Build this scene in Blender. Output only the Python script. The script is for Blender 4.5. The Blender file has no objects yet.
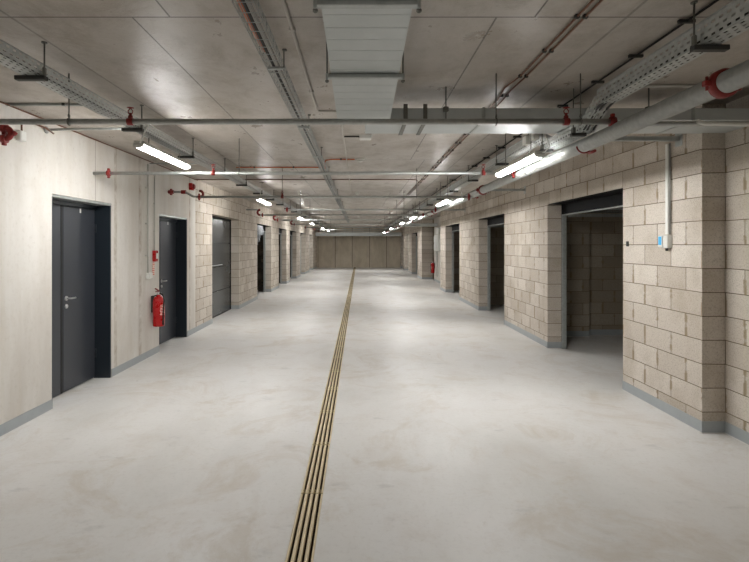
import bpy, math, random
from mathutils import Vector, Matrix
random.seed(7)
SC = bpy.context.scene
COL = SC.collection

# ------------------------------------------------------------------ camera, world, fixed lights, exposure
CAM_H = 1.6
cam = bpy.data.cameras.new('camera')
cam.sensor_width = 36.0
cam.lens = 490.0 / 749.0 * 36.0
cam.shift_x = (374.5 - 359.0) / 749.0
cam.shift_y = -(281.0 - 245.0) / 749.0
cam.clip_start = 0.05
cam_o = bpy.data.objects.new('camera', cam)
cam_o.location = (0, 0, CAM_H)
cam_o.rotation_euler = (math.radians(90), 0, 0)
COL.objects.link(cam_o)
SC.camera = cam_o

world = bpy.data.worlds.new('world')
SC.world = world
world.use_nodes = True
world.node_tree.nodes['Background'].inputs[0].default_value = (0.9, 0.95, 1.0, 1)
world.node_tree.nodes['Background'].inputs[1].default_value = 0.0

LAMP_STRENGTH = 116.0
BEHIND_POWER = 20.0
# unseen area lights added behind the camera for light, as if the lamp rows continued
for sx in (-1.93, 1.55):
    for yy in (-0.6, -5.4):
        la = bpy.data.lights.new('behind_fill_light', 'AREA')
        la.shape = 'RECTANGLE'; la.size = 0.09; la.size_y = 1.2
        la.energy = BEHIND_POWER; la.color = (1.0, 0.994, 0.984)
        lo = bpy.data.objects.new('behind_fill_light', la)
        lo.location = (sx, yy, 2.44)
        COL.objects.link(lo)

SC.view_settings.view_transform = 'Standard'
SC.view_settings.look = 'None'
SC.view_settings.exposure = 0.0
SC.view_settings.gamma = 1.0
SC.view_settings.use_curve_mapping = False

# ------------------------------------------------------------------ node helpers
def srgb(r, g, b):
    f = lambda c: (c / 255 / 12.92) if c / 255 <= 0.04045 else ((c / 255 + 0.055) / 1.055) ** 2.4
    return (f(r), f(g), f(b), 1.0)

class NT:
    def __init__(self, name):
        self.m = bpy.data.materials.new(name)
        self.m.use_nodes = True
        self.t = self.m.node_tree
        self.b = self.t.nodes['Principled BSDF']
    def n(self, typ, **kw):
        nd = self.t.nodes.new(typ)
        for k, v in kw.items():
            setattr(nd, k, v)
        return nd
    def l(self, a, b):
        self.t.links.new(a, b)
    def put(self, sock, v):
        if isinstance(v, (int, float)):
            sock.default_value = v
        elif isinstance(v, tuple):
            sock.default_value = v
        else:
            self.l(v, sock)
    def math(self, op, a, b=None, c=None, clamp=False):
        nd = self.n('ShaderNodeMath', operation=op, use_clamp=clamp)
        self.put(nd.inputs[0], a)
        if b is not None: self.put(nd.inputs[1], b)
        if c is not None: self.put(nd.inputs[2], c)
        return nd.outputs[0]
    def mix(self, f, a, b, blend='MIX'):
        nd = self.n('ShaderNodeMix', data_type='RGBA', blend_type=blend)
        self.put(nd.inputs[0], f); self.put(nd.inputs[6], a); self.put(nd.inputs[7], b)
        return nd.outputs[2]
    def pos(self):
        g = self.n('ShaderNodeNewGeometry')
        return g.outputs['Position'], g.outputs['True Normal']
    def sep(self, v):
        s = self.n('ShaderNodeSeparateXYZ'); self.l(v, s.inputs[0]); return s.outputs
    def comb(self, x, y, z):
        s = self.n('ShaderNodeCombineXYZ')
        self.put(s.inputs[0], x); self.put(s.inputs[1], y); self.put(s.inputs[2], z)
        return s.outputs[0]
    def noise(self, vec, scale, detail=4, rough=0.55, dist=0.0):
        nd = self.n('ShaderNodeTexNoise')
        self.l(vec, nd.inputs['Vector'])
        nd.inputs['Scale'].default_value = scale; nd.inputs['Detail'].default_value = detail
        nd.inputs['Roughness'].default_value = rough; nd.inputs['Distortion'].default_value = dist
        return nd.outputs['Fac']
    def ramp(self, f, stops):
        nd = self.n('ShaderNodeValToRGB')
        e = nd.color_ramp.elements
        while len(e) < len(stops): e.new(0.5)
        for i, (p, c) in enumerate(stops):
            e[i].position = p; e[i].color = c if isinstance(c, tuple) else (c, c, c, 1)
        self.put(nd.inputs[0], f)
        return nd.outputs[0]
    def mapv(self, vec, scale):
        nd = self.n('ShaderNodeMapping'); self.l(vec, nd.inputs[0]); nd.inputs['Scale'].default_value = scale
        return nd.outputs[0]
    def bump(self, h, strength, dist=0.01):
        nd = self.n('ShaderNodeBump'); nd.inputs['Strength'].default_value = strength
        nd.inputs['Distance'].default_value = dist
        self.l(h, nd.inputs['Height']); self.l(nd.outputs[0], self.b.inputs['Normal'])
    def set(self, **kw):
        names = dict(color='Base Color', rough='Roughness', metal='Metallic', spec='Specular IOR Level',
                     alpha='Alpha', trans='Transmission Weight', coat='Coat Weight')
        for k, v in kw.items():
            self.put(self.b.inputs[names[k]], v)
        return self.m

def plain(name, col, rough=0.5, metal=0.0, var=0.12, scale=14.0, spec=0.5, rvar=0.15):
    t = NT(name)
    p, _ = t.pos()
    f = t.noise(p, scale, 5, 0.6)
    d = tuple(c * (1 - var) for c in col[:3]) + (1,)
    u = tuple(min(1, c * (1 + var)) for c in col[:3]) + (1,)
    c = t.ramp(f, [(0.3, d), (0.7, u)])
    r = t.math('MULTIPLY_ADD', f, rvar, rough - rvar / 2)
    return t.set(color=c, rough=r, metal=metal, spec=spec)

def near_any(t, coord, places, half):
    acc = None
    for y in places:
        d = t.math('ABSOLUTE', t.math('SUBTRACT', coord, y))
        k = t.math('LESS_THAN', d, half)
        acc = k if acc is None else t.math('MAXIMUM', acc, k)
    return acc

M = {}
def make_materials():
    # fair-faced concrete of the left wall
    t = NT('concrete_wall'); p, nrm = t.pos(); x, y, z = t.sep(p)
    big = t.noise(t.mapv(p, (1, 1.6, 0.35)), 1.3, 5, 0.6)
    fine = t.noise(p, 26, 6, 0.65)
    streak = t.noise(t.mapv(p, (1, 1.3, 0.8)), 2.6, 8, 0.7, 0.5)
    c = t.ramp(big, [(0.3, srgb(194, 188, 179)), (0.55, srgb(211, 207, 200)), (0.75, srgb(219, 216, 210))])
    c = t.mix(t.ramp(streak, [(0.5, 0.0), (0.75, 0.3)]), c, srgb(190, 179, 162))
    c = t.mix(t.ramp(fine, [(0.3, 0.2), (0.46, 0.0)]), c, srgb(170, 160, 146))
    foot = t.noise(t.mapv(p, (1, 3.2, 0.22)), 1.0, 5, 0.6)
    c = t.mix(t.ramp(foot, [(0.5, 0.0), (0.7, 0.3)]), c, srgb(186, 173, 152))
    drip = near_any(t, y, [6.02, 6.70, 8.66, 3.66], 0.035)
    c = t.mix(t.math('MULTIPLY', drip, t.ramp(t.noise(p, 5, 5, 0.7), [(0.4, 0.0), (0.65, 0.6)])), c, srgb(142, 122, 92))
    vor = t.n('ShaderNodeTexVoronoi'); t.l(p, vor.inputs['Vector']); vor.inputs['Scale'].default_value = 4.3
    pits = t.math('LESS_THAN', vor.outputs['Distance'], 0.03)
    j = near_any(t, y, [1.6, 3.62, 5.56, 6.66, 8.63], 0.006)
    c = t.mix(t.math('MULTIPLY', j, 0.55), c, srgb(120, 108, 92))
    c = t.mix(t.math('MULTIPLY', pits, 0.22), c, srgb(120, 108, 92))
    t.bump(t.math('ADD', t.math('MULTIPLY', fine, 0.6), t.math('MULTIPLY', pits, -0.5)), 0.25, 0.01)
    M['concrete'] = t.set(color=c, rough=0.75, spec=0.25)

    # far end wall, darker panels
    t = NT('concrete_end_wall'); p, nrm = t.pos(); x, y, z = t.sep(p)
    big = t.noise(t.mapv(p, (1.2, 1, 0.5)), 1.4, 6, 0.65)
    c = t.ramp(big, [(0.3, srgb(180, 169, 150)), (0.7, srgb(214, 204, 186))])
    j = near_any(t, x, [-2.9, -1.68, -0.48, 0.75, 1.95], 0.02)
    c = t.mix(t.math('MULTIPLY', j, 0.7), c, srgb(70, 60, 48))
    M['end_wall'] = t.set(color=c, rough=0.8, spec=0.2)

    # concrete block masonry
    def blocks(name, a, b, mort, ulen=0.42, ends=True):
        t = NT(name); p, nrm = t.pos(); x, y, z = t.sep(p)
        nx = t.math('ABSOLUTE', t.sep(nrm)[0])
        side = t.math('GREATER_THAN', nx, 0.5)
        u = t.math('ADD', t.math('MULTIPLY', side, y), t.math('MULTIPLY', t.math('SUBTRACT', 1.0, side), t.math('ADD', x, 0.05) if ends else 0.105 + 4.376))
        v = t.math('ADD', z, 2.035 - 0.1785)
        u = t.math('ADD', u, 42.0 - 4.376)
        wob = t.noise(p, 5.0, 2, 0.5)
        v2 = t.math('ADD', v, t.math('MULTIPLY', t.math('SUBTRACT', wob, 0.5), 0.006))
        br = t.n('ShaderNodeTexBrick', offset=0.5, offset_frequency=2, squash=1.0)
        t.l(t.comb(u, v2, 0.0), br.inputs['Vector'])
        br.inputs['Scale'].default_value = 1.0
        br.inputs['Brick Width'].default_value = ulen; br.inputs['Row Height'].default_value = 0.2035
        br.inputs['Mortar Size'].default_value = 0.0042; br.inputs['Mortar Smooth'].default_value = 0.3
        br.inputs['Bias'].default_value = 0.0
        br.inputs['Color1'].default_value = a; br.inputs['Color2'].default_value = b
        br.inputs['Mortar'].default_value = mort
        fine = t.noise(p, 85, 6, 0.75)
        big = t.noise(p, 2.2, 5, 0.6)
        c = t.mix(t.ramp(fine, [(0.34, 0.55), (0.5, 0.0)]), br.outputs['Color'], srgb(128, 116, 100))
        c = t.mix(t.ramp(fine, [(0.55, 0.0), (0.75, 0.3)]), c, srgb(226, 218, 206))
        c = t.mix(t.ramp(big, [(0.48, 0.0), (0.72, 0.5)]), c, srgb(160, 146, 126))
        # brown mortar smears beside some vertical joints
        rown = t.math('FLOOR', t.math('DIVIDE', v2, 0.2035))
        odd = t.math('MODULO', t.math('ADD', rown, 100.0), 2.0)
        fu = t.math('FRACT', t.math('DIVIDE', t.math('ADD', u, t.math('MULTIPLY', t.math('SUBTRACT', 1.0, odd), ulen / 2)), ulen))
        near = t.math('SUBTRACT', 1.0, t.math('MULTIPLY', t.math('MINIMUM', fu, t.math('SUBTRACT', 1.0, fu)), ulen / 0.024), clamp=True)
        pick = t.noise(t.mapv(p, (1, 2.2, 4)), 1.7, 3, 0.6)
        smear = t.math('MULTIPLY', t.ramp(near, [(0.0, 0.0), (0.5, 1.0)]), t.ramp(pick, [(0.48, 0.0), (0.56, 0.75)]))
        c = t.mix(smear, c, srgb(142, 124, 96))
        h = t.math('SUBTRACT', t.math('MULTIPLY', fine, 0.35), br.outputs['Fac'])
        t.bump(h, 0.55, 0.006)
        return t.set(color=c, rough=0.85, spec=0.2)
    M['block'] = blocks('block_masonry', srgb(212, 204, 193), srgb(190, 180, 167), srgb(104, 92, 76), ends=False)
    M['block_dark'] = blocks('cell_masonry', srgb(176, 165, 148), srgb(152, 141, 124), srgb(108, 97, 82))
    M['bay_shade'] = blocks('left_bay_shaded_masonry', srgb(78, 72, 64), srgb(66, 61, 54), srgb(48, 43, 38))  # block colours darkened to paint in the shade inside the left bays

    # ceiling: smooth precast panels
    t = NT('ceiling_concrete'); p, nrm = t.pos(); x, y, z = t.sep(p)
    row = t.math('FLOOR', t.math('DIVIDE', t.math('SUBTRACT', y, 2.58), 4.32))
    par = t.math('MODULO', t.math('ADD', row, 20.0), 2.0)
    sh = t.math('ADD', x, t.math('SUBTRACT', 1.195 + 19.2, t.math('MULTIPLY', par, 0.2)))
    ju = t.math('LESS_THAN', t.math('MODULO', t.math('ADD', sh, 0.005), 1.92), 0.01)
    jv = t.math('LESS_THAN', t.math('MODULO', t.math('ADD', y, 43.2 - 2.58 + 0.006), 4.32), 0.013)
    j = t.math('MAXIMUM', t.math('MAXIMUM', ju, jv), t.math('MULTIPLY', near_any(t, x, [-1.835, 1.41], 0.008), 0.6))
    big = t.noise(p, 0.9, 6, 0.62)
    mid = t.noise(t.mapv(p, (1, 0.6, 1)), 3.5, 7, 0.7)
    fine = t.noise(p, 60, 5, 0.7)
    c = t.ramp(big, [(0.3, srgb(160, 152, 142)), (0.52, srgb(177, 170, 161)), (0.72, srgb(186, 180, 172))])
    c = t.mix(t.ramp(mid, [(0.5, 0.0), (0.75, 0.6)]), c, srgb(136, 126, 114))
    blot = t.noise(t.mapv(p, (1.3, 1.0, 1)), 1.9, 8, 0.72, 0.8)
    c = t.mix(t.ramp(blot, [(0.5, 0.0), (0.62, 0.4)]), c, srgb(146, 132, 115))
    c = t.mix(t.ramp(fine, [(0.25, 0.5), (0.42, 0.0)]), c, srgb(105, 95, 84))
    c = t.mix(t.math('MULTIPLY', j, 0.75), c, srgb(70, 62, 54))
    r = t.ramp(mid, [(0.3, 0.24), (0.7, 0.5)])
    hh = t.math('SUBTRACT', t.math('ADD', t.math('MULTIPLY', fine, 0.12), t.math('MULTIPLY', t.noise(p, 18, 5, 0.7), 0.35)), t.math('MULTIPLY', j, 1.0))
    t.bump(hh, 0.85, 0.01)
    M['ceiling'] = t.set(color=c, rough=r, spec=0.5)

    # floor coating
    t = NT('floor_coating'); p, nrm = t.pos(); x, y, z = t.sep(p)
    big = t.noise(t.mapv(p, (1, 0.55, 1)), 0.8, 6, 0.6, 0.4)
    brush = t.noise(t.mapv(p, (1.2, 1.0, 1)), 2.1, 8, 0.68, 0.5)
    fine = t.noise(p, 45, 5, 0.7)
    c = t.ramp(big, [(0.3, srgb(200, 198, 193)), (0.5, srgb(213, 211, 207)), (0.7, srgb(218, 217, 215))])
    c = t.mix(t.ramp(brush, [(0.5, 0.0), (0.72, 0.45)]), c, srgb(192, 183, 172))
    spots = t.noise(t.mapv(p, (1.2, 2.4, 1)), 2.0, 5, 0.6)
    c = t.mix(t.ramp(spots, [(0.62, 0.0), (0.72, 0.45)]), c, srgb(172, 170, 166))
    vor = t.n('ShaderNodeTexVoronoi'); t.l(t.mapv(p, (1, 1, 0)), vor.inputs['Vector']); vor.inputs['Scale'].default_value = 1.3
    dots = t.math('LESS_THAN', vor.outputs['Distance'], 0.018)
    c = t.mix(t.math('MULTIPLY', dots, 0.5), c, srgb(120, 108, 92))
    c = t.mix(t.ramp(t.noise(p, 30, 6, 0.75), [(0.3, 0.3), (0.48, 0.0)]), c, srgb(176, 170, 162))
    scr = t.noise(t.mapv(p, (0.8, 0.9, 1)), 1.3, 9, 0.75, 1.2)
    c = t.mix(t.ramp(scr, [(0.52, 0.0), (0.64, 0.5)]), c, srgb(188, 177, 161))
    r = t.ramp(t.noise(p, 2.6, 6, 0.65), [(0.3, 0.38), (0.7, 0.55)])
    t.bump(t.math('ADD', t.math('MULTIPLY', fine, 0.15), t.math('MULTIPLY', t.noise(p, 14, 5, 0.65), 0.6)), 0.3, 0.006)
    M['floor'] = t.set(color=c, rough=r, spec=0.45)

    M['skirt'] = plain('painted_skirting', srgb(160, 165, 167), 0.5, 0, 0.06, 6)
    M['sealant'] = plain('sealant', srgb(214, 212, 206), 0.6, 0, 0.05, 20)
    M['galv'] = plain('galvanised_steel', srgb(172, 176, 174), 0.42, 0.55, 0.14, 22)
    M['galv_pipe'] = plain('galvanised_pipe', srgb(176, 178, 175), 0.38, 0.6, 0.12, 30)
    M['duct'] = plain('duct_sheet', srgb(188, 193, 192), 0.45, 0.25, 0.06, 5)
    M['dark_steel'] = plain('dark_steel', srgb(66, 66, 64), 0.55, 0.4, 0.15, 20)
    M['rod'] = plain('threaded_rod', srgb(112, 112, 106), 0.5, 0.6, 0.1, 40)
    M['door'] = plain('charcoal_door_paint', srgb(54, 57, 63), 0.33, 0.0, 0.02, 1.2, 0.5, 0.03)
    M['door_frame'] = plain('charcoal_frame_paint', srgb(36, 43, 50), 0.3, 0.0, 0.02, 1.2, 0.5, 0.03)
    M['sectional'] = plain('grey_sectional_panel', srgb(70, 73, 74), 0.27, 0.1, 0.02, 1.2, 0.5, 0.03)
    M['rubber'] = plain('black_rubber', srgb(28, 27, 27), 0.6, 0, 0.1, 12)
    M['black_header'] = plain('black_door_header', srgb(15, 15, 16), 0.7, 0, 0.1, 8, 0.15)
    M['red_paint'] = plain('red_pipe_fitting', srgb(128, 30, 25), 0.45, 0.0, 0.15, 25)
    M['red_gloss'] = plain('red_extinguisher_paint', srgb(176, 20, 22), 0.28, 0.0, 0.05, 9)
    M['orange'] = plain('orange_conduit', srgb(196, 106, 58), 0.5, 0.0, 0.08, 20)
    M['brown'] = plain('brown_conduit', srgb(112, 76, 56), 0.5, 0.15, 0.12, 30)
    M['white_plastic'] = plain('white_plastic', srgb(222, 222, 216), 0.45, 0, 0.04, 15)
    M['grey_plastic'] = plain('grey_plastic', srgb(186, 184, 176), 0.5, 0, 0.05, 15)
    M['beige_conduit'] = plain('pale_conduit', srgb(188, 183, 174), 0.5, 0, 0.05, 15)
    M['black_cable'] = plain('black_cable', srgb(32, 31, 30), 0.5, 0, 0.15, 40)
    M['grey_cable'] = plain('grey_cable', srgb(150, 148, 142), 0.5, 0, 0.1, 40)
    M['blue'] = plain('blue_sticker', srgb(60, 164, 214), 0.5, 0, 0.05, 30)
    M['brass_bar'] = plain('tan_grate_bar', srgb(214, 198, 164), 0.45, 0.05, 0.08, 14)
    M['gutter'] = plain('gutter_inside', srgb(62, 46, 26), 0.8, 0, 0.3, 9)
    M['steel_handle'] = plain('brushed_steel', srgb(205, 205, 205), 0.3, 0.9, 0.05, 40)
    t = NT('clear_plastic_film'); p, nrm = t.pos()
    f = t.noise(p, 9, 4, 0.6)
    M['film'] = t.set(color=srgb(150, 154, 158), rough=0.3, alpha=t.ramp(f, [(0.3, 0.5), (0.7, 0.85)]), spec=0.5)

    # perforated sheet: real see-through slots
    t = NT('perforated_sheet'); p, nrm = t.pos(); x, y, z = t.sep(p)
    nz = t.math('GREATER_THAN', t.math('ABSOLUTE', t.sep(nrm)[2]), 0.5)
    row = t.math('ADD', t.math('MULTIPLY', nz, x), t.math('MULTIPLY', t.math('SUBTRACT', 1.0, nz), z))
    fr = t.math('FRACT', t.math('MULTIPLY', t.math('ADD', row, 10.012), 1 / 0.030))
    rr = t.math('LESS_THAN', t.math('ABSOLUTE', t.math('SUBTRACT', fr, 0.5)), 0.2)
    rown = t.math('FLOOR', t.math('MULTIPLY', t.math('ADD', row, 10.012), 1 / 0.030))
    fy = t.math('FRACT', t.math('ADD', t.math('MULTIPLY', t.math('ADD', y, 20.0), 1 / 0.05), t.math('MULTIPLY', rown, 0.5)))
    yy = t.math('LESS_THAN', t.math('ABSOLUTE', t.math('SUBTRACT', fy, 0.5)), 0.27)
    nxn = t.math('LESS_THAN', t.math('ABSOLUTE', t.sep(nrm)[1]), 0.9)
    hole = t.math('MULTIPLY', nxn, t.math('MULTIPLY', rr, yy))
    f = t.noise(p, 25, 4, 0.6)
    M['perf'] = t.set(color=t.ramp(f, [(0.3, srgb(172, 176, 174)), (0.7, srgb(196, 199, 196))]), rough=0.42, metal=0.2,
                      alpha=t.math('SUBTRACT', 1.0, hole))

    t = NT('lit_diffuser')
    t.b.inputs['Emission Color'].default_value = (1.0, 0.994, 0.984, 1)
    t.b.inputs['Emission Strength'].default_value = LAMP_STRENGTH
    M['lit'] = t.set(color=(0.9, 0.9, 0.88, 1), rough=0.4)
make_materials()

# ------------------------------------------------------------------ mesh helpers
ORG = {}
class MB:
    def __init__(self):
        self.v = []; self.f = []; self.sm = []
    def add(self, vs, fs, smooth=False):
        o = len(self.v)
        self.v += [Vector(p) for p in vs]
        self.f += [tuple(i + o for i in q) for q in fs]
        self.sm += [smooth] * len(fs)
        return self
    def box(self, x0, x1, y0, y1, z0, z1):
        x0, x1 = min(x0, x1), max(x0, x1); y0, y1 = min(y0, y1), max(y0, y1); z0, z1 = min(z0, z1), max(z0, z1)
        vs = [(x, y, z) for z in (z0, z1) for y in (y0, y1) for x in (x0, x1)]
        return self.add(vs, [(0, 2, 3, 1), (4, 5, 7, 6), (0, 1, 5, 4), (2, 6, 7, 3), (0, 4, 6, 2), (1, 3, 7, 5)])
    def bbox(self, x0, x1, y0, y1, z0, z1, b=0.004):
        """box with chamfered edges"""
        x0, x1 = min(x0, x1), max(x0, x1); y0, y1 = min(y0, y1), max(y0, y1); z0, z1 = min(z0, z1), max(z0, z1)
        b = min(b, (x1 - x0) * .45, (y1 - y0) * .45, (z1 - z0) * .45)
        vs = []; idx = {}
        X = (x0, x1); Y = (y0, y1); Z = (z0, z1)
        s = (1, -1)
        for i in (0, 1):
            for j in (0, 1):
                for k in (0, 1):
                    c = (X[i], Y[j], Z[k])
                    for a in range(3):
                        p = [c[0] + s[i] * b, c[1] + s[j] * b, c[2] + s[k] * b]
                        p[a] = c[a]
                        idx[(i, j, k, a)] = len(vs); vs.append(p)
        g = lambda i, j, k, a: idx[(i, j, k, a)]
        fs = []
        for i in (0, 1):
            fs.append((g(i, 0, 0, 0), g(i, 1, 0, 0), g(i, 1, 1, 0), g(i, 0, 1, 0)))
            fs.append((g(0, i, 0, 1), g(1, i, 0, 1), g(1, i, 1, 1), g(0, i, 1, 1)))
            fs.append((g(0, 0, i, 2), g(1, 0, i, 2), g(1, 1, i, 2), g(0, 1, i, 2)))
            for j in (0, 1):
                fs.append((g(i, j, 0, 0), g(i, j, 1, 0), g(i, j, 1, 1), g(i, j, 0, 1)))
                fs.append((g(i, 0, j, 0), g(i, 1, j, 0), g(i, 1, j, 2), g(i, 0, j, 2)))
                fs.append((g(0, i, j, 1), g(1, i, j, 1), g(1, i, j, 2), g(0, i, j, 2)))
                for k in (0, 1):
                    fs.append((g(i, j, k, 0), g(i, j, k, 1), g(i, j, k, 2)))
        c0 = Vector(((x0 + x1) / 2, (y0 + y1) / 2, (z0 + z1) / 2))
        out = []
        for q in fs:
            P = [Vector(vs[i]) for i in q]
            nn = (P[1] - P[0]).cross(P[2] - P[0])
            if nn.dot(sum(P, Vector()) / len(P) - c0) < 0: q = tuple(reversed(q))
            out.append(q)
        return self.add(vs, out)
    def tube(self, pts, r, n=12, cap=True):
        pts = [Vector(p) for p in pts]
        rings = []; vs = []; fs = []
        up = None
        for i, p in enumerate(pts):
            d = (pts[min(i + 1, len(pts) - 1)] - pts[max(i - 1, 0)]).normalized()
            if up is None:
                up = Vector((0, 0, 1)) if abs(d.z) < 0.9 else Vector((1, 0, 0))
            a = d.cross(up).normalized(); b = a.cross(d).normalized(); up = b
            rr = r[i] if isinstance(r, (list, tuple)) else r
            for k in range(n):
                t = 2 * math.pi * k / n
                vs.append(p + (a * math.cos(t) + b * math.sin(t)) * rr)
        for i in range(len(pts) - 1):
            for k in range(n):
                k2 = (k + 1) % n
                fs.append((i * n + k, i * n + k2, (i + 1) * n + k2, (i + 1) * n + k))
        self.add(vs, fs, True)
        if cap:
            o = len(self.v) - len(vs)
            self.f.append(tuple(o + k for k in reversed(range(n)))); self.sm.append(False)
            self.f.append(tuple(o + (len(pts) - 1) * n + k for k in range(n))); self.sm.append(False)
        return self
    def lathe(self, c, prof, n=24, axis='z'):
        vs = []; fs = []
        for (r, h) in prof:
            for k in range(n):
                t = 2 * math.pi * k / n
                q = (r * math.cos(t), r * math.sin(t), h)
                if axis == 'x': q = (q[2], q[0], q[1])
                elif axis == 'y': q = (q[0], q[2], -q[1]) if False else (q[1], q[2], q[0])
                vs.append((c[0] + q[0], c[1] + q[1], c[2] + q[2]))
        m = len(prof)
        for i in range(m - 1):
            for k in range(n):
                k2 = (k + 1) % n
                fs.append((i * n + k, i * n + k2, (i + 1) * n + k2, (i + 1) * n + k))
        self.add(vs, fs, True)
        o = len(self.v) - len(vs)
        self.f.append(tuple(o + k for k in reversed(range(n)))); self.sm.append(False)
        self.f.append(tuple(o + (m - 1) * n + k for k in range(n))); self.sm.append(False)
        return self
    def prism(self, prof, y0, y1, smooth=False):
        """profile in (x,z), extruded along y"""
        n = len(prof)
        vs = [(x, y0, z) for x, z in prof] + [(x, y1, z) for x, z in prof]
        fs = [(i, (i + 1) % n, n + (i + 1) % n, n + i) for i in range(n)]
        self.add(vs, fs, smooth)
        o = len(self.v) - 2 * n
        self.f.append(tuple(o + k for k in reversed(range(n)))); self.sm.append(False)
        self.f.append(tuple(o + n + k for k in range(n))); self.sm.append(False)
        return self
    def build(self, name, mat, parent=None):
        me = bpy.data.meshes.new(name)
        org = ORG.get(parent.name, Vector()) if parent else Vector()
        if not parent:
            pass
        me.from_pydata([tuple(p - org) for p in self.v], [], self.f)
        me.polygons.foreach_set('use_smooth', self.sm)
        me.materials.append(mat)
        me.update()
        o = bpy.data.objects.new(name, me)
        COL.objects.link(o)
        if parent:
            o.parent = parent
        ORG[o.name] = org.copy()
        return o
    def solo(self, name, mat, label, cat, group=None, origin=None):
        """one-mesh thing with its own origin"""
        c = Vector(origin) if origin else Vector((sum(p.x for p in self.v), sum(p.y for p in self.v), min(p.z for p in self.v) * len(self.v))) / len(self.v)
        me = bpy.data.meshes.new(name)
        me.from_pydata([tuple(p - c) for p in self.v], [], self.f)
        me.polygons.foreach_set('use_smooth', self.sm)
        me.materials.append(mat); me.update()
        o = bpy.data.objects.new(name, me); o.location = c
        COL.objects.link(o); ORG[o.name] = c
        o['label'] = label; o['category'] = cat
        if group: o['group'] = group
        return o

def thing(name, loc, label, cat, group=None):
    o = bpy.data.objects.new(name, None)
    o.empty_display_size = 0.1
    o.location = loc
    COL.objects.link(o)
    ORG[o.name] = Vector(loc)
    o['label'] = label; o['category'] = cat
    if group: o['group'] = group
    return o

def struct(mb, name, mat, parent=None, label=None):
    o = mb.build(name, mat, parent)
    if parent is None: o['kind'] = 'structure'
    if label: o['label'] = label
    return o

def dup(root, loc, label=None, group=None):
    r = root.copy(); COL.objects.link(r); r.location = loc
    if label: r['label'] = label
    if group: r['group'] = group
    for ch in list(root.children):
        c = ch.copy(); COL.objects.link(c); c.parent = r
        for g in list(ch.children):
            d = g.copy(); COL.objects.link(d); d.parent = c
    return r

def arc(c, a, b, r, t0, t1, n=8):
    """points of an arc in the plane spanned by a, b"""
    c = Vector(c); a = Vector(a); b = Vector(b)
    return [c + (a * math.cos(t0 + (t1 - t0) * i / n) + b * math.sin(t0 + (t1 - t0) * i / n)) * r for i in range(n + 1)]

# ------------------------------------------------------------------ the shell
XL, XR, XN = -2.99, 2.92, 3.116          # left face, right face, set-back right face near the camera
CZ = 2.80
YB, YE = -8.0, 34.7
WT = 0.2
OUT = 8.0

GX0, GX1 = -0.376, -0.231               # gutter edges
mb = MB()
mb.box(-OUT, GX0, YB, YE + .3, -0.2, 0); mb.box(GX1, OUT, YB, YE + .3, -0.2, 0)
mb.box(GX0, GX1, YB, YE + .3, -0.2, -0.12)
struct(mb, 'floor', M['floor'], label='pale grey coated concrete floor')
mb = MB(); mb.box(-OUT, OUT, YB, YE + .3, CZ, CZ + 0.2)
struct(mb, 'ceiling', M['ceiling'], label='grey brown precast concrete ceiling')

# left wall: concrete part then block part
L_OPEN = [(4.77, 5.92, 2.10), (7.33, 8.53, 2.07)]
L_GAR = [(9.98, 12.2), (14.4, 16.7), (18.27, 20.2), (21.2, 23.4), (25.0, 27.0), (29.5, 31.5)]
GH = 2.235
def wall_run(mb, xa, xb, ya, yb, openings):
    y = ya
    for (a, b, h) in openings:
        mb.box(xa, xb, y, a, 0, CZ)
        mb.box(xa, xb, a, b, h, CZ)
        y = b
    mb.box(xa, xb, y, yb, 0, CZ)
mb = MB(); wall_run(mb, XL, XL - WT, YB, 8.95, L_OPEN)
struct(mb, 'wall_left', M['concrete'], label='fair faced concrete wall on the left with two dark doors')
mb = MB(); wall_run(mb, XL, XL - WT, 8.95, YE, [(a, b, GH) for a, b in L_GAR])
struct(mb, 'wall_left', M['block'], label='beige block wall further down the left side')

# right wall
R_GAR = [(5.42, 7.59), (9.85, 11.96), (14.25, 16.54), (24.5, 27.0), (29.0, 31.1), (32.5, 34.0)]
AL0, AL1 = 17.58, 22.8
mb = MB(); mb.box(XN, XN + WT, YB, 4.17, 0, CZ)
struct(mb, 'wall_right', M['block'], label='set back block wall at the right edge')
mb = MB()
wall_run(mb, XR, XN + .02, 4.17, AL0, [(a, b, GH) for a, b in R_GAR[:3]])
wall_run(mb, XR, XN + .02, AL1 + .4, YE, [(a, b, GH) for a, b in R_GAR[3:]])
mb.box(XR, 3.42, AL1, AL1 + .4, 0, CZ)
struct(mb, 'wall_right', M['block'], label='beige block wall with open garage bays on the right')
mb = MB(); mb.box(3.36, 3.5, AL0, 21.9, 0, CZ)
struct(mb, 'wall_right', M['concrete'], label='pale recessed wall behind the white cabinet')
mb = MB(); mb.box(-3.4, 3.4, YE, YE + .25, 0, CZ)
struct(mb, 'wall_back', M['end_wall'], label='brown concrete wall closing the far end')
mb = MB(); mb.box(-OUT, OUT, YB - .2, YB, 0, CZ)
struct(mb, 'wall_front', M['concrete'])

# partitions and back walls of the bays behind the openings
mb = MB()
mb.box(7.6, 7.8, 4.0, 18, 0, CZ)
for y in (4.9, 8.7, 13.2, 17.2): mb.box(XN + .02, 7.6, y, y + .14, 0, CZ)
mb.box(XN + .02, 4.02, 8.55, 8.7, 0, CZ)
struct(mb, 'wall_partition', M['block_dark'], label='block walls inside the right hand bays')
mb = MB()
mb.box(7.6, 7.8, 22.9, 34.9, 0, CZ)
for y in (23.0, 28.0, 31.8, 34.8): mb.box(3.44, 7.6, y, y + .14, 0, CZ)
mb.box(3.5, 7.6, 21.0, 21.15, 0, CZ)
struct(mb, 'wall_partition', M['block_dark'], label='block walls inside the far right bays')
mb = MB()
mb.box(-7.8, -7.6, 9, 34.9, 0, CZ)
for y in (13.2, 17.4, 20.6, 24.1, 28.2, 33.2): mb.box(XL - WT, -7.6, y, y + .14, 0, CZ)
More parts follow.
